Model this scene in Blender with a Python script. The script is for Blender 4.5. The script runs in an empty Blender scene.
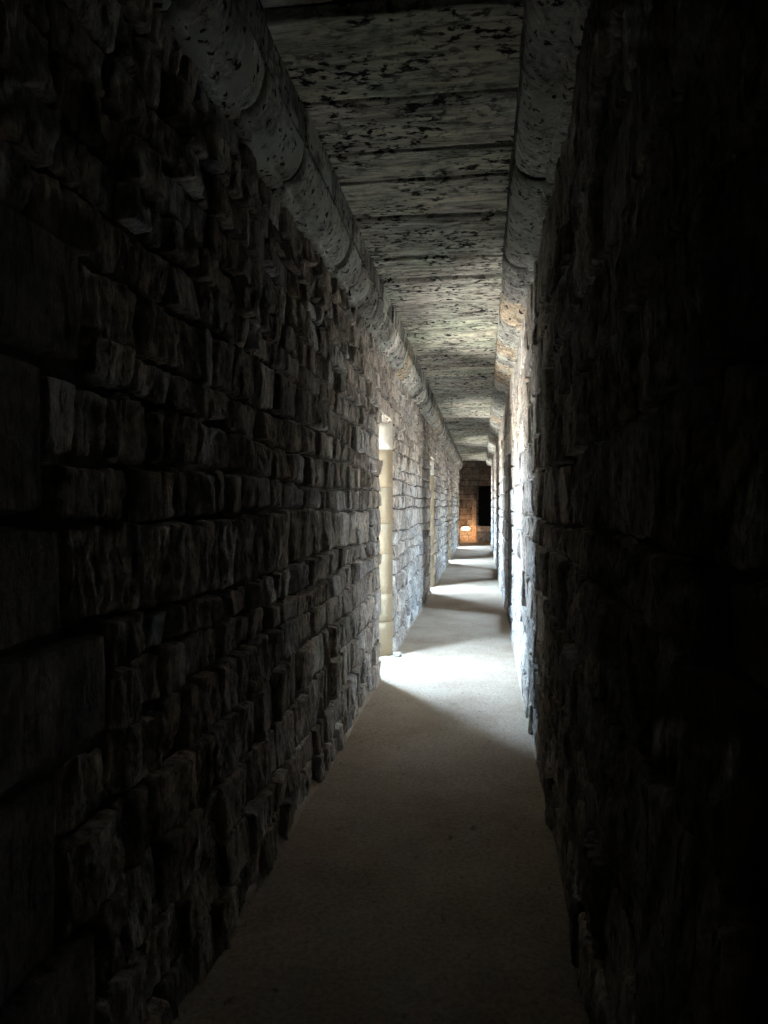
import bpy, bmesh, math, random
import numpy as np
from mathutils import Vector

# ---------------------------------------------------------------- camera, world, exposure
S = bpy.context.scene
COL = S.collection
EYE, FPX = 1.45, 750.0
VPX, VPY = 482.5, 505.0                     # where the passage axis meets the picture
YAW = math.atan((VPX - 384) / FPX)
PITCH = math.atan((VPY - 512) / FPX)
cam_d = bpy.data.cameras.new('camera')
cam_d.sensor_fit = 'VERTICAL'; cam_d.sensor_height = 36.0; cam_d.sensor_width = 27.0
cam_d.lens = FPX / 1024 * 36.0
cam_d.clip_start = 0.02; cam_d.clip_end = 300
cam = bpy.data.objects.new('camera', cam_d); COL.objects.link(cam)
cam.location = (0, 0, EYE)
cam.rotation_euler = (math.pi / 2 + PITCH, 0, YAW)
S.camera = cam

S.view_settings.view_transform = 'Standard'
S.view_settings.look = 'None'
S.view_settings.gamma = 1.0
S.view_settings.use_curve_mapping = False
S.view_settings.exposure = 2.4
S.cycles.max_bounces = 12
S.cycles.diffuse_bounces = 8
S.cycles.use_denoising = True
S.cycles.use_adaptive_sampling = False
S.cycles.sample_clamp_indirect = 6.0

W = bpy.data.worlds.new('overcast_sky'); S.world = W
W.use_nodes = True
nt = W.node_tree; nt.nodes.clear()
wo = nt.nodes.new('ShaderNodeOutputWorld'); bg = nt.nodes.new('ShaderNodeBackground')
tc = nt.nodes.new('ShaderNodeTexCoord'); sp = nt.nodes.new('ShaderNodeSeparateXYZ')
rm = nt.nodes.new('ShaderNodeValToRGB')     # ground below the horizon, even overcast sky above it
nt.links.new(tc.outputs['Generated'], sp.inputs[0])
mr = nt.nodes.new('ShaderNodeMapRange'); mr.inputs[1].default_value = -1; mr.inputs[2].default_value = 1
nt.links.new(sp.outputs['Z'], mr.inputs[0]); nt.links.new(mr.outputs[0], rm.inputs[0])
rm.color_ramp.interpolation = 'LINEAR'
rm.color_ramp.elements[0].position = 0.495; rm.color_ramp.elements[0].color = (0.46, 0.45, 0.42, 1)
rm.color_ramp.elements[1].position = 0.505; rm.color_ramp.elements[1].color = (0.52, 0.745, 1.0, 1)
nt.links.new(rm.outputs[0], bg.inputs['Color']); nt.links.new(bg.outputs[0], wo.inputs[0])
bg.inputs['Strength'].default_value = 60.0

# ---------------------------------------------------------------- the passage in metres
XL, XR = -0.855, 0.315            # mean faces of the two walls
ZC = 3.07                         # underside of the roof slabs
YB, YE = -2.5, 27.6               # behind the camera, mouth of the end chamber
LZ, RZ = 2.24, 2.10               # heads of the openings
LEFT = [(6.20 + d, 7.18 + d, 6.75 + d) for d in (0.0, 6.2, 12.6, 18.9)]         # near jamb, far jamb, slit
RIGHT = [(8.15 + d, 9.95 + d, 9.27 + d) for d in (0.0, 7.1, 13.9)]
LXS, LXO, LWD = -1.22, -1.40, 0.16
RXS, RXO, RWD = 1.50, 1.70, 0.075

def portal(name, x, y, z0, z1, w, face):
    d = bpy.data.lights.new(name, 'AREA'); d.shape = 'RECTANGLE'
    d.size = z1 - z0; d.size_y = w; d.energy = 1
    d.cycles.is_portal = True
    o = bpy.data.objects.new(name, d); COL.objects.link(o)
    o.location = (x, y, (z0 + z1) / 2)
    o.rotation_euler = (0, -math.pi / 2 * face, 0)   # area lights shine along local -Z
    return o
for a, b, ys in LEFT: portal('daylight_portal', LXS - 0.005, ys, 0.43, 2.18, LWD, 1)
for a, b, ys in RIGHT: portal('daylight_portal', RXS + 0.005, ys, 0.3, 2.0, RWD, -1)

rng = random.Random(11)
nrs = np.random.RandomState(5)

# ---------------------------------------------------------------- numpy noise
_P = nrs.permutation(256); _P = np.concatenate([_P, _P, _P]); _V = nrs.rand(256) * 2 - 1
def vnoise(x, y, z):
    xi, yi, zi = np.floor(x).astype(int), np.floor(y).astype(int), np.floor(z).astype(int)
    fx, fy, fz = x - xi, y - yi, z - zi
    fx, fy, fz = fx*fx*(3-2*fx), fy*fy*(3-2*fy), fz*fz*(3-2*fz)
    def h(a, b, c): return _V[_P[_P[_P[a & 255] + (b & 255)] + (c & 255)]]
    def l(a, b, t): return a + (b - a) * t
    return l(l(l(h(xi,yi,zi), h(xi+1,yi,zi), fx), l(h(xi,yi+1,zi), h(xi+1,yi+1,zi), fx), fy),
             l(l(h(xi,yi,zi+1), h(xi+1,yi,zi+1), fx), l(h(xi,yi+1,zi+1), h(xi+1,yi+1,zi+1), fx), fy), fz)
def fbm(x, y, z, o=4, g=0.5):
    s, a, t = 0, 1.0, 0
    for i in range(o):
        s = s + a * vnoise(x * 2**i + 17*i, y * 2**i + 5*i, z * 2**i + 9*i); t += a; a *= g
    return s / t
def ridged(x, y, z, o=3):
    s, a, t = 0, 1.0, 0
    for i in range(o):
        s = s + a * (1 - 2*np.abs(vnoise(x * 2**i + 31*i, y * 2**i + 7*i, z * 2**i + 3*i))); t += a; a *= 0.5
    return s / t

# ---------------------------------------------------------------- materials
def new_mat(name):
    m = bpy.data.materials.new(name); m.use_nodes = True
    n = m.node_tree; n.nodes.clear()
    out = n.nodes.new('ShaderNodeOutputMaterial'); b = n.nodes.new('ShaderNodeBsdfPrincipled')
    n.links.new(b.outputs[0], out.inputs[0])
    b.inputs['Roughness'].default_value = 0.9
    b.inputs['Specular IOR Level'].default_value = 0.2
    return m, n, b
def pos(n, scale=(1, 1, 1)):
    g = n.nodes.new('ShaderNodeNewGeometry'); mp = n.nodes.new('ShaderNodeMapping')
    mp.inputs['Scale'].default_value = scale
    n.links.new(g.outputs['Position'], mp.inputs[0]); return mp.outputs[0]
def noise(n, v, scale, detail=4, rough=0.6, dist=0.0):
    t = n.nodes.new('ShaderNodeTexNoise'); t.inputs['Scale'].default_value = scale
    t.inputs['Detail'].default_value = detail; t.inputs['Roughness'].default_value = rough
    t.inputs['Distortion'].default_value = dist
    n.links.new(v, t.inputs['Vector']); return t.outputs['Fac']
def ramp(n, f, stops):
    r = n.nodes.new('ShaderNodeValToRGB'); e = r.color_ramp.elements
    while len(e) < len(stops): e.new(0.5)
    for k, (p, c) in enumerate(stops):
        e[k].position = p; e[k].color = (c, c, c, 1) if isinstance(c, (int, float)) else (*c, 1)
    n.links.new(f, r.inputs[0]); return r.outputs[0]
def mix(n, kind, f, a, b):
    m = n.nodes.new('ShaderNodeMixRGB'); m.blend_type = kind
    for k, v in zip(('Fac', 'Color1', 'Color2'), (f, a, b)):
        if isinstance(v, (int, float)): m.inputs[k].default_value = v
        elif isinstance(v, tuple): m.inputs[k].default_value = (*v, 1)
        else: n.links.new(v, m.inputs[k])
    return m.outputs[0]
def bump(n, b, layers):
    last = None
    for h, st, d in layers:
        u = n.nodes.new('ShaderNodeBump'); u.inputs['Strength'].default_value = st; u.inputs['Distance'].default_value = d
        n.links.new(h, u.inputs['Height'])
        if last: n.links.new(last, u.inputs['Normal'])
        last = u.outputs[0]
    n.links.new(last, b.inputs['Normal'])
def attr(n):
    a = n.nodes.new('ShaderNodeAttribute'); a.attribute_name = 'tint'; return a.outputs['Color']

def stone_material(name, spots=0.0, even=False):
    m, n, b = new_mat(name); p = pos(n); pv = pos(n, (1.6, 1.6, 0.5))
    big = noise(n, p, 5.0, 5, 0.65); fine = noise(n, p, 38, 5, 0.7)
    c = mix(n, 'MULTIPLY', 1.0, attr(n), ramp(n, big, [(0.3, 0.55), (0.5, 1.0), (0.72, 1.35)]))
    c = mix(n, 'MULTIPLY', 1.0, c, ramp(n, noise(n, pv, 16, 7, 0.75, 0.6), [(0.38, 0.30), (0.47, 0.95), (0.60, 1.15), (0.66, 1.7)]))
    c = mix(n, 'MULTIPLY', 1.0, c, ramp(n, fine, [(0.3, 0.6), (0.55, 1.05), (0.75, 1.3)]))
    if even:
        c = mix(n, 'MULTIPLY', 1.0, attr(n), ramp(n, fine, [(0.3, 0.85), (0.7, 1.1)]))
    if spots:
        lich = noise(n, p, 3.2, 6, 0.62)
        c = mix(n, 'MIX', ramp(n, lich, [(0.52, 0.0), (0.57, 0.85)]), c, (0.60, 0.63, 0.57))
        s = noise(n, pos(n, (1, 1, 1)), 26, 3, 0.55)
        c = mix(n, 'MIX', ramp(n, s, [(0.60, 0.0), (0.645, spots)]), c, (0.012, 0.012, 0.011))
    n.links.new(c, b.inputs['Base Color'])
    bump(n, b, [(noise(n, pv, 22, 7, 0.72, 0.8), 0.2 if even else 0.9, 0.006 if even else 0.020), (noise(n, p, 110, 4, 0.7), 0.3 if even else 0.7, 0.005)])
    return m
M_STONE = stone_material('rubble_stone')
M_ASHLAR = stone_material('dressed_sandstone', 0.0, True)
M_CORNICE = stone_material('cornice_stone', 0.95)

def mortar_material():
    m, n, b = new_mat('mortar'); p = pos(n)
    n.links.new(ramp(n, noise(n, p, 12, 6, 0.7), [(0.3, (0.05, 0.045, 0.04)), (0.7, (0.16, 0.145, 0.125))]), b.inputs['Base Color'])
    bump(n, b, [(noise(n, p, 45, 6, 0.75), 1.0, 0.02)])
    return m
M_MORTAR = mortar_material()

def slab_material():
    m, n, b = new_mat('roof_slab_stone')
    p = pos(n); st = pos(n, (0.45, 2.6, 2.0))
    lay = noise(n, st, 6.0, 9, 0.75, 0.8)
    c = ramp(n, lay, [(0.34, (0.035, 0.035, 0.03)), (0.44, (0.30, 0.295, 0.275)), (0.55, (0.58, 0.57, 0.53)), (0.72, (0.80, 0.78, 0.72))])
    c = mix(n, 'MULTIPLY', 1.0, c, attr(n))
    g = noise(n, p, 1.9, 3, 0.5)
    c = mix(n, 'MULTIPLY', 1.0, c, ramp(n, g, [(0.42, (1, 0.97, 0.92)), (0.70, (0.92, 1.0, 0.91))]))
    sp1 = noise(n, pos(n, (1.0, 1.5, 1)), 20, 5, 0.6); patch = noise(n, p, 2.6, 3, 0.6)
    sp_ = mix(n, 'MULTIPLY', 1.0, ramp(n, sp1, [(0.50, 0.0), (0.58, 1.0)]), ramp(n, patch, [(0.40, 0.2), (0.54, 1.0)]))
    c = mix(n, 'MIX', sp_, c, (0.014, 0.013, 0.012))
    n.links.new(c, b.inputs['Base Color'])
    bump(n, b, [(lay, 0.9, 0.018), (noise(n, p, 60, 5, 0.7), 0.7, 0.006)])
    return m
M_SLAB = slab_material()

def floor_material():
    m, n, b = new_mat('worn_cement_floor'); p = pos(n)
    c = ramp(n, noise(n, p, 1.6, 6, 0.62), [(0.3, (0.32, 0.25, 0.185)), (0.5, (0.42, 0.34, 0.26)), (0.72, (0.49, 0.415, 0.33))])
    c = mix(n, 'MULTIPLY', 1.0, c, ramp(n, noise(n, p, 55, 4, 0.7), [(0.35, 0.7), (0.6, 1.1)]))
    dirt = noise(n, pos(n, (1, 0.55, 1)), 17, 4, 0.6)
    c = mix(n, 'MIX', ramp(n, dirt, [(0.63, 0.0), (0.74, 0.65)]), c, (0.06, 0.045, 0.035))
    n.links.new(c, b.inputs['Base Color'])
    b.inputs['Roughness'].default_value = 0.8
    bump(n, b, [(noise(n, p, 9, 5, 0.6), 0.5, 0.02), (noise(n, p, 90, 5, 0.75), 0.7, 0.006)])
    return m
M_FLOOR = floor_material()

def plain(name, c, rough=0.6, var=0.3, scale=20, emit=0):
    m, n, b = new_mat(name); p = pos(n)
    lo = tuple(v * (1 - var) for v in c); hi = tuple(min(1, v * (1 + var)) for v in c)
    col = ramp(n, noise(n, p, scale, 4, 0.6), [(0.35, lo), (0.65, hi)])
    n.links.new(col, b.inputs['Base Color']); b.inputs['Roughness'].default_value = rough
    if emit:
        b.inputs['Emission Color'].default_value = (*c, 1); b.inputs['Emission Strength'].default_value = emit
    return m

# ---------------------------------------------------------------- mesh helpers
def mesh_obj(name, V, F, mat, parent=None, tint=None, loc=None, smooth=True):
    V = np.asarray(V, float)
    if loc is not None: V = V - np.array(loc)
    me = bpy.data.meshes.new(name)
    me.from_pydata(V.tolist(), [], F if isinstance(F, list) else F.tolist()); me.update()
    if tint is not None:
        a = me.color_attributes.new('tint', 'FLOAT_COLOR', 'POINT')
        t = np.ones((len(V), 4)); t[:, :3] = tint
        a.data.foreach_set('color', t.ravel())
    if smooth: me.polygons.foreach_set('use_smooth', [True] * len(me.polygons))
    me.materials.append(mat)
    o = bpy.data.objects.new(name, me); COL.objects.link(o)
    if loc is not None: o.location = loc
    if parent: o.parent = parent
    return o
def struct(o, label=None):
    o['kind'] = 'structure'
    if label: o['label'] = label
    return o
def tag(o, label, cat, group=None):
    o['label'] = label; o['category'] = cat
    if group: o['group'] = group
    return o
def prisms(name, items, mat):
    V, F = [], []
    for pts, z0, z1 in items:
        n = len(pts); k = len(V)
        ar = sum(pts[i][0]*pts[(i+1) % n][1] - pts[(i+1) % n][0]*pts[i][1] for i in range(n))
        if ar < 0: pts = pts[::-1]
        V += [(x, y, z0) for x, y in pts] + [(x, y, z1) for x, y in pts]
        F.append([k + i for i in range(n)][::-1]); F.append([k + n + i for i in range(n)])
        for i in range(n): j = (i + 1) % n; F.append([k+i, k+j, k+n+j, k+n+i])
    return mesh_obj(name, V, F, mat, smooth=False)
def grid_faces(nu, nv, base=0):
    i, j = np.meshgrid(np.arange(nu - 1), np.arange(nv - 1), indexing='ij')
    a = (i * nv + j).ravel() + base
    return np.stack([a, a + nv, a + nv + 1, a + 1], 1)

# one stone of a wall: (u,v) = along the passage, up; grows out of the mortar towards the passage
def stone(y0, y1, z0, z1, xm, sgn, proud, rough, nu, nv, seed, back=0.03, square=False):
    """xm = mean face x, sgn = +1 if the passage lies at larger x."""
    su = np.linspace(-1, 1, nu); sv = np.linspace(-1, 1, nv)
    # crowd lines at the rim so that edges turn crisply
    su = np.sign(su) * np.abs(su) ** 0.75; sv = np.sign(sv) * np.abs(sv) ** 0.75
    U, Vv = np.meshgrid(su, sv, indexing='ij')
    hw, hh = (y1 - y0) / 2, (z1 - z0) / 2; cy, cz = (y0 + y1) / 2, (z0 + z1) / 2
    k = 0.06 if square else 0.12                           # rounding of the corners
    Us = U * np.sqrt(1 - k * Vv**2 * U**2 * 0.9); Vs = Vv * np.sqrt(1 - k * U**2 * Vv**2 * 0.9)
    y = cy + Us * hw; z = cz + Vs * hh
    e = 0.006 if square else 0.022
    rim = np.maximum(np.abs(U), np.abs(Vv))
    ny_ = fbm(y*9 + seed, z*14, 0*y + 1.3, 3); nz_ = fbm(y*14, z*9 + seed, 0*y + 7.7, 3)
    y = y + e * ny_ * rim; z = z + e * nz_ * rim
    du = (1 - np.abs(U)) * hw; dv = (1 - np.abs(Vv)) * hh
    rad = 0.012 if square else 0.007 + 0.012 * np.clip(fbm(y*11 + seed, z*11, 0*y + 3.1, 2) + 0.4, 0, 1)
    t = np.clip(np.minimum(du, dv) / rad, 0, 1)
    prof = np.sqrt(1 - (1 - t) ** 2)
    tilt = proud * 0.0 + (vnoise(np.array([seed * 1.7]), np.array([0.3]), np.array([2.2]))[0]) * 0.02 * U \
        + (vnoise(np.array([seed * 2.3]), np.array([5.3]), np.array([1.2]))[0]) * 0.014 * Vv
    wy = y + 0.02 * fbm(y * 6, z * 6 + seed, 0*y, 2)
    r = ridged(wy * 13 + seed, z * 3.6, 0*y + seed * 0.37, 3) * 0.75 + fbm(y * 11 + seed, z * 7, 0*y + seed, 4) * 0.6
    lev = np.floor(r * 3 + 0.5) / 3; r = 0.45 * r + 0.55 * lev          # chipped, stepped faces
    cw = y + 0.012 * fbm(y * 20, z * 14 + seed, 0*y, 2)
    chip = 0.009 * ridged(cw * 30 + seed, z * 9, 0*y + seed, 3) + 0.008 * fbm(cw * 24, z * 18 + seed, 0*y, 3)
    chip = chip * (0 if square else min(1.0, rough / 0.012))
    depth = -back + prof * (back + proud + chip + rough * r + (0 if square else 1) * tilt)
    x = xm + sgn * depth
    return np.stack([x, y, z], -1).reshape(-1, 3)

def free(y0, y1, blocks):
    out = [(y0, y1)]
    for a, b in blocks:
        nx = []
        for p, q in out:
            if b <= p or a >= q: nx.append((p, q)); continue
            if a > p: nx.append((p, a))
            if b < q: nx.append((b, q))
        out = nx
    return out

def stone_tint(r):
    k = r.random()
    g = r.uniform(0.95, 1.6)
    if k < 0.60: c = (0.40, 0.36, 0.315)
    elif k < 0.80: c = (0.43, 0.41, 0.385)
    elif k < 0.92: c = (0.36, 0.31, 0.265)
    else: c = (0.52, 0.49, 0.465)
    return tuple(v * g for v in c)

def build_wall(wall, xm, sgn, courses, openings, head, name, seed, keep, quoins=None, cut=None, shade=1.0):
    """Lay a rubble wall: the stones that show largest become parts, the rest one part of stuff."""
    r = random.Random(seed); items = []
    for ci in range(len(courses) - 1):
        z0, z1 = courses[ci], courses[ci + 1]
        blocks = [(a, b) for a, b, _ in openings] if z1 <= head + 0.02 else []
        lint = abs(z0 - head) < 0.02
        if lint: blocks = [(a - 0.14, b + 0.14) for a, b, _ in openings]
        if quoins:
            for q0, q1, qz0, qz1 in quoins:
                if qz0 < (z0 + z1) / 2 < qz1: blocks.append((q0, q1))
        for p, q in free(-0.5 if not cut else cut, YE, blocks):
            y = p
            while y < q - 1e-6:
                h = z1 - z0
                w = r.uniform(0.5, 1.5) * h * (1.0 if h > 0.15 else 1.25) * r.choice((0.6, 1, 1, 1.15)) * (1 if sgn > 0 else 1.4)
                w = min(max(w, 0.075), 0.46)
                if q - (y + w) < 0.09: w = q - y
                if w > 0.5: w = w / 2
                gy = r.uniform(0.001, 0.010) + (0.012 if r.random() < 0.12 else 0); gz = r.uniform(0.001, 0.008)
                zz0 = z0 + 0.014 * math.sin(y * 2.1 + ci * 1.7) if ci else z0
                zz1 = z1 + 0.014 * math.sin(y * 2.1 + (ci + 1) * 1.7)
                if abs(z1 - head) < 0.02 or abs(z1 - courses[-1]) < 0.01: zz1 = z1
                if lint: zz0 = z0
                if h > 0.20 and w < 0.2 and r.random() < 0.3:       # two thin stones one over the other
                    mzz = zz0 + (zz1 - zz0) * r.uniform(0.4, 0.6)
                    items.append((y + gy, y + w - gy, zz0 + gz, mzz - gz / 2)); items.append((y + gy, y + w - gy, mzz + gz / 2, zz1 - gz))
                else:
                    items.append((y + gy, y + w - gy, zz0 + gz, zz1 - gz))
                y += w
        if lint:
            for a, b, _ in openings: items.append((a - 0.135, b + 0.135, z0, z1 - 0.01))
    def px(it):                                  # size in the picture, in square pixels
        yc = max((it[0] + it[1]) / 2, 0.05)
        vis = yc > (1.1 if xm < 0 else 0.75)
        up = abs((it[2] + it[3]) / 2 - EYE) / yc < 0.72
        return (it[1]-it[0]) * (it[3]-it[2]) * abs(xm) * FPX**2 / yc**3 * (1 if vis and up else 1e-4)
    items.sort(key=px, reverse=True)
    SV, SF, ST, base = [], [], [], 0
    for i, it in enumerate(items):
        y0, y1, z0, z1 = it; yc = (y0 + y1) / 2
        sd = r.uniform(0, 90)
        smooth_face = r.random() < 0.13
        proud = r.uniform(-0.014, 0.024); rough = r.uniform(0.010, 0.024) * (0.3 if smooth_face else 1)
        if yc > 6: proud *= 0.6; rough *= 0.7
        if sgn < 0 and yc > 3.5: proud *= 0.5; rough *= 0.6
        if i < keep: nu = int(min(70, max(16, (y1-y0) / 0.0055))); nv = int(min(40, max(14, (z1-z0) / 0.0085)))
        elif yc < 7: nu, nv = 20, 14
        elif yc < 13: nu, nv = 10, 9
        else: nu, nv = 5, 6
        v = stone(y0, y1, z0, z1, xm, sgn, proud, rough, nu, nv, sd)
        f = grid_faces(nu, nv)
        if sgn < 0: f = f[:, ::-1]
        tint = tuple(v * shade for v in stone_tint(r))
        if i < keep:
            mesh_obj('stone', v, f, M_STONE, wall, tint, loc=(xm, yc, (z0 + z1) / 2))
        else:
            SV.append(v); SF.append(f + base); ST.append(np.tile(tint, (len(v), 1))); base += len(v)
    o = mesh_obj(name, np.concatenate(SV), np.concatenate(SF), M_STONE, wall, np.concatenate(ST))
    o['kind'] = 'stuff'
    return len(items)

# ---------------------------------------------------------------- wall bodies with their embrasures
def wall_body(name, xi, xs, xo, wd, openings, head, slit_z, flare):
    it = []; prev = None
    def start(p): return [(xo, YB), (xi, YB)] if p is None else [(xo, p[2] + flare), (xs, p[2] + wd/2), (xi, p[1])]
    for o in openings + [None]:
        pts = start(prev)
        pts += [(xi, YE), (xo, YE)] if o is None else [(xi, o[0]), (xs, o[2] - wd/2), (xo, o[2] - flare)]
        it.append((pts, -0.1, 3.3)); prev = o
    for a, b, ys in openings:
        it.append(([(xi, a), (xi, b), (xs, ys + wd/2), (xo, ys + flare), (xo, ys - flare), (xs, ys - wd/2)], head, 3.3))
        e = (xs + xo) / 2
        it.append(([(xs, ys - wd/2), (xs, ys + wd/2), (xo, ys + flare), (xo, ys - flare)], slit_z[1], head))
        it.append(([(xs, ys - wd/2), (xs, ys + wd/2), (xo, ys + flare), (xo, ys - flare)], -0.1, slit_z[0]))
    return struct(prisms(name, it, M_MORTAR))
wall_left = wall_body('wall_left', XL - 0.018, LXS, LXO, LWD, LEFT, LZ, (0.45, 2.16), 0.45)
wall_right = wall_body('wall_right', XR + 0.018, RXS, RXO, RWD, RIGHT, RZ, (0.3, 2.0), 0.45)
wall_left['label'] = 'rough coursed rubble wall of the passage with tall splayed openings'
wall_right['label'] = 'dark rough rubble wall close to the camera with deep embrasures'

# raised sills inside the right embrasures
V = []
sill = []
for a, b, ys in RIGHT:
    sill.append(([(XR + 0.01, a), (XR + 0.01, b), (RXS, ys + RWD/2), (RXS, ys - RWD/2)], -0.05, 0.12))
so = prisms('sill', sill[:1], M_MORTAR); so.parent = wall_right
for s in sill[1:]:
    q = prisms('sill', [s], M_MORTAR); q.parent = wall_right

# ---------------------------------------------------------------- rubble
LC = [0, 0.16, 0.33, 0.55, 0.76, 0.93, 1.055, 1.18, 1.42, 1.55, 1.70, 1.83, 2.0, 2.12, 2.24, 2.38, 2.50, 2.63, 2.75]
RC = [0, 0.24, 0.50, 0.70, 0.97, 1.24, 1.37, 1.62, 1.86, 2.10, 2.34, 2.50, 2.86]
QU = [(-0.5, 1.36, 1.42, 1.735), (-0.5, 1.42, 1.18, 1.42), (-0.5, 1.60, 0.93, 1.18), (-0.5, 1.40, 0.55, 0.93),
      (-0.5, 1.55, 0.16, 0.55), (-0.5, 1.5, 1.735, 2.0)]
build_wall(wall_left, XL, 1, LC, LEFT, LZ, 'rubble_masonry', 21, 285, quoins=QU)
build_wall(wall_right, XR, -1, RC, RIGHT, RZ, 'rubble_masonry', 34, 290, shade=0.95)
for q0, q1, z0, z1 in QU:                                # large dressed stones at the edge of the frame
    v = stone(q1 - 0.62, q1 - 0.01, z0 + 0.008, z1 - 0.008, XL, 1, 0.02, 0.006, 26, 18, z0 * 30, square=True)
    mesh_obj('stone', v, grid_faces(26, 18), M_STONE, wall_left, (0.20, 0.175, 0.15), loc=(XL, q1 - 0.3, (z0 + z1) / 2))
    v = stone(-0.5, q1 - 0.63, z0 + 0.008, z1 - 0.008, XL, 1, 0.02, 0.006, 26, 18, z0 * 40, square=True)
    mesh_obj('stone', v, grid_faces(26, 18), M_STONE, wall_left, (0.19, 0.17, 0.145), loc=(XL, q1 - 0.9, (z0 + z1) / 2))

# dressed jamb blocks lining the splays of the left openings
def facing(p, q, z0, z1, nrm, th, nu, nv, tint, seed, parent, name='jamb_block', mat=None):
    """a flat dressed block face from plan point p to q, proud by th along nrm"""
    u = np.linspace(0, 1, nu); w = np.linspace(0, 1, nv); U, Wv = np.meshgrid(u, w, indexing='ij')
    L = math.hypot(q[0]-p[0], q[1]-p[1])
    d = np.minimum(np.minimum(U, 1-U) * L, np.minimum(Wv, 1-Wv) * (z1-z0)); t = np.clip(d / 0.006, 0, 1)
    x = p[0] + (q[0]-p[0]) * U; y = p[1] + (q[1]-p[1]) * U; z = z0 + (z1-z0) * Wv
    off = th - 0.012 + np.sqrt(1 - (1-t)**2) * (0.012 + 0.003 * fbm(x*20+seed, y*20, z*20, 3))
    v = np.stack([x + nrm[0]*off, y + nrm[1]*off, z], -1).reshape(-1, 3)
    f = grid_faces(nu, nv)
    a, b, c = v[f[len(f)//2][0]], v[f[len(f)//2][1]], v[f[len(f)//2][2]]
    if np.dot(np.cross(b - a, c - a), (*nrm, 0)) < 0: f = f[:, ::-1]
    return mesh_obj(name, v, f, mat or M_STONE, parent, tint, loc=tuple(v.mean(0)))
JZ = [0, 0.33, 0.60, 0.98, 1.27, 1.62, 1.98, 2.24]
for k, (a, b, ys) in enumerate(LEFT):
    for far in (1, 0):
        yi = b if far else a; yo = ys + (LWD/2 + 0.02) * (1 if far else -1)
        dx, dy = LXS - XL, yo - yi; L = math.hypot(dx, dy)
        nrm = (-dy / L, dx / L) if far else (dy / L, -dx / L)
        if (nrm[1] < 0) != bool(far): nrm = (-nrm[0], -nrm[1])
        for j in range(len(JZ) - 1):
            t = rng.uniform(0.96, 1.04); c = (0.35, 0.275, 0.18) if j < 6 else (0.66, 0.63, 0.56)  # top block tinted paler: sunlight on the reveal head put into its colour
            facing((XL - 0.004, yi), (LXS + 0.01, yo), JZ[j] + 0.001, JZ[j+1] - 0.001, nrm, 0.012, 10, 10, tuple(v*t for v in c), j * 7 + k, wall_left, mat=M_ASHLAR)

# ---------------------------------------------------------------- floor
ny, nx = 520, 26
y = np.linspace(YB, 32.2, ny); x = np.linspace(XL - 0.06, XR + 0.06, nx)
Yg, Xg = np.meshgrid(y, x, indexing='ij')
Zg = 0.010 * fbm(Xg * 1.3, Yg * 1.3, Xg * 0, 4) + 0.004 * fbm(Xg * 9, Yg * 9, Xg * 0 + 4, 3)
floor = struct(mesh_obj('floor', np.stack([Xg, Yg, Zg], -1).reshape(-1, 3), grid_faces(ny, nx)[:, ::-1], M_FLOOR), 'worn brown-grey cement floor of the passage')
def slab_part(name, pts, z, mat, parent): 
    o = prisms(name, [(pts, z - 0.12, z)], mat); o.parent = parent; return o
for a, b, ys in LEFT: slab_part('threshold', [(XL - 0.04, a - 0.05), (XL - 0.04, b + 0.05), (LXO, ys + 0.5), (LXO, ys - 0.5)], 0.004, M_FLOOR, floor)
# worn mortar fillet along the foot of the left wall
for nm, xw, sg, blocks in (('baseboard_left', XL, 1, [(a, b) for a, b, _ in LEFT]), ('baseboard_right', XR, -1, [(a, b) for a, b, _ in RIGHT])):
    VV, FF, base = [], [], 0
    for p, q in free(-0.5, YE, blocks):
        n = int((q - p) / 0.04) + 2
        yy = np.linspace(p, q, n); hgt = 0.022 + 0.012 * fbm(yy * 3, yy * 0 + xw, yy * 0, 3); wdt = (0.018 if sg > 0 else 0.012) + (0.010 if sg > 0 else 0.006) * fbm(yy * 4, yy * 0 + 5 + xw, yy * 0, 3)
        rows = [np.stack([xw - sg * 0.03 + 0*yy, yy, hgt + 0.02], 1), np.stack([xw + sg * wdt * 0.25, yy, hgt], 1),
                np.stack([xw + sg * wdt * 0.8, yy, hgt * 0.45], 1), np.stack([xw + sg * wdt * 1.5, yy, 0*yy - 0.012], 1)]
        v = np.stack(rows, 1).reshape(-1, 3); f = grid_faces(n, 4) + base
        if sg < 0: f = f[:, ::-1]
        VV.append(v); FF.append(f); base += len(v)
    struct(mesh_obj(nm, np.concatenate(VV), np.concatenate(FF), M_FLOOR), 'cement fillet along the foot of the wall')

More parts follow.
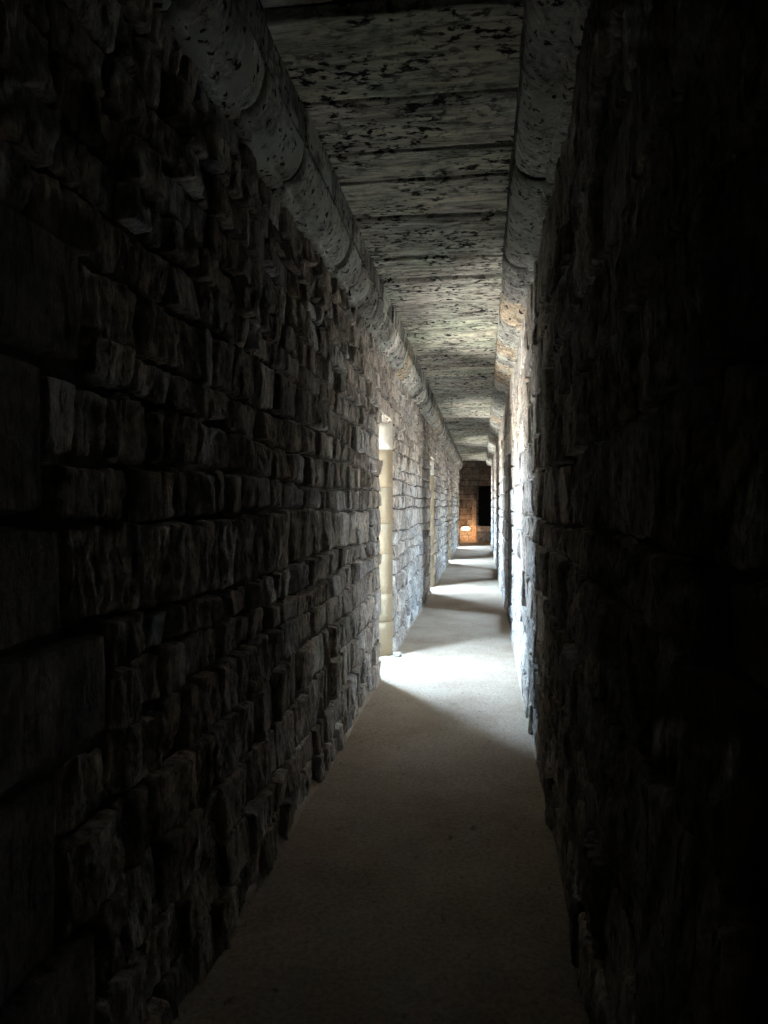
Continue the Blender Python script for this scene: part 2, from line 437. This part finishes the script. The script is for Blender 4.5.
# ---------------------------------------------------------------- roof slabs
ceiling = struct(prisms('ceiling', [([(-1.45, YB), (1.75, YB), (1.75, YE), (-1.45, YE)], ZC + 0.075, ZC + 0.3)], M_MORTAR), 'roof of flat stone slabs laid across the passage')
edges = [-2.4, -1.75, -1.1, -0.5, 0.15, 0.75, 1.35, 1.9, 2.42, 2.98, 3.43, 3.74, 4.22, 4.92]
while edges[-1] < YE - 0.6: edges.append(edges[-1] + rng.uniform(0.42, 0.74))
edges.append(YE)
for k in range(len(edges) - 1):
    a, b = edges[k] + rng.uniform(0.001, 0.005), edges[k+1] - rng.uniform(0.001, 0.005)
    near = b > 0 and a < 9
    nu, nv = (26, 40) if near else (8, 14)
    u = np.linspace(-1, 1, nu); w = np.linspace(-1, 1, nv)
    u = np.sign(u) * np.abs(u) ** 0.8; U, Wv = np.meshgrid(u, w, indexing='ij')
    yy = (a + b)/2 + U * (b - a)/2; xx = -0.275 + Wv * 0.56
    yy = yy + 0.008 * fbm(xx * 5 + k, yy * 2, xx * 0, 3) * (np.abs(U) > 0.97)
    t = np.clip((1 - np.abs(U)) * (b - a)/2 / 0.010, 0, 1)
    dz = rng.uniform(-0.007, 0.007); sl = rng.uniform(-0.006, 0.006)
    rf = 0.004 if edges[k] < 4.2 else 0.012
    zz = ZC + dz + sl * U + 0.03 * (1 - np.sqrt(1 - (1 - t)**2)) - rf * ridged(xx * 2.2 + k, yy * 9, xx * 0 + k, 3) - 0.004 * fbm(xx * 6, yy * 12, xx * 0 + k, 3)
    g = rng.uniform(0.9, 1.4); tint = (g, g * rng.uniform(0.97, 1.02), g * rng.uniform(0.92, 1.0))
    mesh_obj('roof_slab', np.stack([xx, yy, zz], -1).reshape(-1, 3), grid_faces(nu, nv), M_SLAB, ceiling, tint, loc=(-0.275, (a + b)/2, ZC))

# ---------------------------------------------------------------- cornices: a fillet, a quarter round and an upright lip
def cornice(name, xw, sg, z0, proj, lipz, joints, label):
    core = struct(prisms(name, [([(xw - sg*0.03, YB), (xw + sg * proj * 0.25, YB), (xw + sg * proj * 0.25, YE), (xw - sg*0.03, YE)], lipz - 0.02, ZC + 0.08)], M_MORTAR), label)
    prof = [(-0.03, -0.012), (0.0, -0.004), (0.036, 0.0), (0.044, 0.012), (0.046, 0.026)]
    for t in np.linspace(0, 1, 9):
        prof.append((0.048 + (proj - 0.048) * math.sin(t * math.pi/2), 0.028 + (lipz - z0 - 0.028) * (1 - math.cos(t * math.pi/2))))
    hl = ZC + 0.03 - lipz
    prof += [(proj - 0.022, lipz - z0 + 0.006)]; NR = len(prof)
    prof += [(proj - 0.022, lipz - z0 + 0.004), (proj + 0.004, lipz - z0 + 0.006), (proj + 0.004, lipz - z0 + 0.006), (proj + 0.006, lipz - z0 + hl*0.5), (proj + 0.006, lipz - z0 + hl)]
    P = np.array(prof)
    for k in range(len(joints) - 1):
        a, b = joints[k] + 0.002, joints[k+1] - 0.002
        n = int(min(34, max(8, (b - a) / 0.022))) if b < 9 else 8
        u = np.linspace(-1, 1, n); u = np.sign(u) * np.abs(u) ** 0.75
        bow = rng.uniform(-0.05, 0.05)
        U, I = np.meshgrid(u, np.arange(len(P)), indexing='ij')
        p = P[I, 0]; zz = z0 + P[I, 1]; yy = (a + b)/2 + U * (b - a)/2 + bow * np.sin(I / len(P) * math.pi)
        t = np.clip((1 - np.abs(U)) * (b - a)/2 / (0.012 if joints[k] < 4 else 0.03), 0, 1); inset = (1 - np.sqrt(1 - (1 - t)**2)) * (0.014 if joints[k] < 4 else 0.022) * (I < NR)
        layer = 0.010 * np.sin(yy * 55 + 3 * vnoise(yy * 3, p * 5, yy*0)) * np.clip((joints[k] - 3.9) / 0.6, 0, 1) * (I < NR)
        wear = 0.010 * fbm(yy * 7 + k, zz * 9, p * 9, 4) + layer + rng.uniform(-0.006, 0.006)
        px_ = p - inset * (p > 0) + wear * (p > 0.0); pz = zz + inset * 0.8 - wear * 0.6
        v = np.stack([xw + sg * px_, yy, pz], -1).reshape(-1, 3); f = grid_faces(n, len(P))
        col_ = f[:, 0] % len(P); f = f[(col_ != NR - 1) & (col_ != NR + 1)]
        if sg > 0: f = f[:, ::-1]
        g = rng.uniform(0.75, 1.25)
        c = (0.55, 0.56, 0.52) if joints[k] < 4.0 else rng.choice([(0.55, 0.45, 0.33), (0.46, 0.45, 0.41), (0.70, 0.68, 0.63), (0.34, 0.33, 0.31)])
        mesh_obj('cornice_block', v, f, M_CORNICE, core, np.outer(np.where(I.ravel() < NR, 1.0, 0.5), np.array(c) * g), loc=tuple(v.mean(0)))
def run(first, lo, hi, until):
    j = list(first)
    while j[-1] < until - hi: j.append(j[-1] + rng.uniform(lo, hi))
    j.append(until); return j
cornice('trim_1', XL, 1, 2.745, 0.132, 2.925, run([-0.6, 0.1, 0.75, 1.3, 1.9, 2.45, 3.0, 3.66, 4.12], 0.13, 0.30, YE), 'moulded stone cornice over the left wall')
cornice('trim_2', XR, -1, 2.855, 0.178, 2.985, run([-0.6, 0.1, 0.8, 1.4, 2.0, 2.7, 3.38, 4.6, 5.0], 0.35, 0.75, YE), 'moulded stone cornice over the right wall')

# ---------------------------------------------------------------- unseen wall added behind the camera to block light; end chamber
struct(prisms('wall_light_block', [([(-1.5, YB), (1.8, YB), (1.8, YB - 0.2), (-1.5, YB - 0.2)], -0.1, 3.4)], M_MORTAR), 'added unseen wall blocking light behind the camera')
CY = 30.4
wb = struct(prisms('wall_back', [([(-1.9, CY + 0.10), (-0.15, CY + 0.10), (-0.15, CY + 0.6), (-1.9, CY + 0.6)], -0.1, 4.0),
                                 ([(0.40, CY + 0.10), (1.6, CY + 0.10), (1.6, CY + 0.6), (0.40, CY + 0.6)], -0.1, 4.0),
                                 ([(-0.15, CY + 0.10), (0.40, CY + 0.10), (0.40, CY + 0.6), (-0.15, CY + 0.6)], 2.3, 4.0),
                                 ([(-0.15, CY + 0.10), (0.40, CY + 0.10), (0.40, CY + 0.6), (-0.15, CY + 0.6)], -0.1, 0.58),
                                 ([(-1.9, CY + 1.5), (1.6, CY + 1.5), (1.6, CY + 1.7), (-1.9, CY + 1.7)], -0.1, 4.0), ([(-0.6, CY + 0.55), (-0.3, CY + 0.55), (-0.3, CY + 1.55), (-0.6, CY + 1.55)], -0.1, 4.0)], M_MORTAR), 'dark coursed stone wall at the far end')
struct(prisms('wall_chamber', [([(-1.7, YE), (-1.9, YE), (-1.9, CY + 0.2), (-1.7, CY + 0.2)], -0.1, 4.0),
                               ([(1.4, YE), (1.6, YE), (1.6, CY + 1.7), (1.4, CY + 1.7)], -0.1, 4.0),
                               ([(-1.9, YE), (XL - 0.03, YE), (XL - 0.03, YE + 0.15), (-1.9, YE + 0.15)], -0.1, 4.0),
                               ([(XR + 0.03, YE), (1.8, YE), (1.8, YE + 0.15), (XR + 0.03, YE + 0.15)], -0.1, 4.0),
                               ([(XL - 0.03, YE), (XR + 0.03, YE), (XR + 0.03, YE + 0.15), (XL - 0.03, YE + 0.15)], ZC + 0.05, 4.0)], M_MORTAR), 'side walls of the end chamber')
struct(prisms('floor_chamber', [([(-1.9, YE - 0.1), (1.6, YE - 0.1), (1.6, CY + 1.7), (-1.9, CY + 1.7)], -0.2, -0.012)], M_FLOOR), 'floor of the end chamber')
struct(prisms('ceiling_chamber', [([(-1.9, YE), (1.6, YE), (1.6, CY + 1.7), (-1.9, CY + 1.7)], 3.9, 4.1)], M_MORTAR), 'roof of the end chamber')
# coursed blocks of the end wall
r2 = random.Random(3); z = 0.0
while z < 3.7:
    h = r2.uniform(0.2, 0.34)
    for p, q in free(-1.7, 1.4, [(-0.15, 0.40)] if 0.55 < z + h/2 < 2.3 else []):
        xx = p
        while xx < q - 1e-6:
            w = r2.uniform(0.3, 0.6)
            if q - xx - w < 0.16: w = q - xx
            facing((xx + 0.008, CY + 0.09), (xx + w - 0.008, CY + 0.09), z + 0.008, z + h - 0.008, (0, -1), r2.uniform(0, 0.03), 5, 5, stone_tint(r2), xx * 9, wb, 'stone')
            xx += w
    z += h

# timber post beside the lamp
M_WOOD = plain('old_timber', (0.72, 0.58, 0.45), 0.7, 0.35, 14)
M_IRON = plain('dark_iron', (0.05, 0.05, 0.05), 0.5, 0.2, 30)
def bevel_box(name, x0, x1, y0, y1, z0, z1, mat, parent=None, bev=0.01, seg=2):
    bm = bmesh.new(); bmesh.ops.create_cube(bm, size=1)
    for v in bm.verts:
        v.co = Vector(((v.co.x) * (x1-x0), (v.co.y) * (y1-y0), (v.co.z) * (z1-z0)))
    bmesh.ops.bevel(bm, geom=bm.edges[:], offset=bev, segments=seg, affect='EDGES')
    me = bpy.data.meshes.new(name); bm.to_mesh(me); bm.free(); me.materials.append(mat)
    if mat in (M_STONE, M_CORNICE):
        a = me.color_attributes.new('tint', 'FLOAT_COLOR', 'POINT'); a.data.foreach_set('color', [0.85, 0.87, 0.90, 1] * len(me.vertices))
    o = bpy.data.objects.new(name, me); COL.objects.link(o); o.location = ((x0+x1)/2, (y0+y1)/2, (z0+z1)/2)
    if parent:
        o.parent = parent; o.location = o.location - parent.location
    return o
def empty(name, loc):
    o = bpy.data.objects.new(name, None); COL.objects.link(o); o.location = loc; return o
post = empty('timber_post', (-0.33, CY - 0.03, -0.012))
bevel_box('post_shaft', -0.415, -0.245, CY - 0.10, CY + 0.05, 0.05, 1.70, M_WOOD, post, 0.012)
bevel_box('post_foot', -0.435, -0.225, CY - 0.125, CY + 0.05, -0.012, 0.05, M_WOOD, post, 0.012)
tag(post, 'pale upright timber post beside the warm lamp at the far end', 'post')
# steps up to the dark doorway
st = empty('stone_steps', (0.12, CY - 0.3, -0.012))
for i, (d0, h0, h1) in enumerate(((0.75, -0.012, 0.2), (0.5, 0.2, 0.4), (0.25, 0.4, 0.6))):
    bevel_box('step', -0.215, 0.62, CY + 0.06 - d0, CY + 0.06, h0 + (0.001 if i else 0), h1, M_STONE, st, 0.015)
tag(st, 'short flight of grey stone steps below the black doorway', 'steps')
# low warm lamp
lamp = empty('wall_lamp', (-0.67, CY + 0.05, 0.50))
bevel_box('back_plate', -0.80, -0.54, CY + 0.0, CY + 0.055, 0.40, 0.60, M_IRON, lamp, 0.01)
M_GLOW = plain('warm_lamp_glass', (1.0, 0.62, 0.34), 0.4, 0.02, 5, emit=9)
bm = bmesh.new(); bmesh.ops.create_uvsphere(bm, u_segments=20, v_segments=12, radius=1)
for v in bm.verts: v.co = Vector((v.co.x * 0.15, -abs(v.co.y) * 0.09 if v.co.y < 0 else v.co.y * 0.01, v.co.z * 0.075))
me = bpy.data.meshes.new('diffuser'); bm.to_mesh(me); bm.free(); me.materials.append(M_GLOW)
me.polygons.foreach_set('use_smooth', [True] * len(me.polygons))
g = bpy.data.objects.new('diffuser', me); COL.objects.link(g); g.parent = lamp; g.location = (0, -0.05, 0)
bevel_box('visor', -0.83, -0.51, CY - 0.12, CY + 0.02, 0.585, 0.60, M_IRON, lamp, 0.004)
tag(lamp, 'low lamp glowing warm white on the far end wall', 'lamp')
pd = bpy.data.lights.new('lamp_bulb', 'POINT'); pd.energy = 2.2; pd.color = (1.0, 0.55, 0.28); pd.shadow_soft_size = 0.05
pb = bpy.data.objects.new('lamp_bulb', pd); COL.objects.link(pb); pb.parent = lamp; pb.location = (0, -0.45, 0.0)

# loose stone at the foot of the near jamb
bm = bmesh.new(); bmesh.ops.create_icosphere(bm, subdivisions=3, radius=1)
pts = np.array([v.co[:] for v in bm.verts]); k = 1 + 0.7 * fbm(pts[:, 0]*1.3 + 4, pts[:, 1]*1.3, pts[:, 2]*1.3, 3)
for v, q in zip(bm.verts, k): v.co = Vector((v.co.x * 0.035 * q, v.co.y * 0.05 * q, max(v.co.z, -0.6) * 0.03 * q))
me = bpy.data.meshes.new('loose_stone'); bm.to_mesh(me); bm.free()
a = me.color_attributes.new('tint', 'FLOAT_COLOR', 'POINT'); a.data.foreach_set('color', [0.36, 0.32, 0.28, 1] * len(me.vertices))
me.materials.append(M_STONE); me.polygons.foreach_set('use_smooth', [True] * len(me.polygons))
ls = bpy.data.objects.new('loose_stone', me); COL.objects.link(ls); ls.location = (XL + 0.05, 7.12, 0.014)
tag(ls, 'small loose stone lying at the foot of the tan jamb', 'stone')
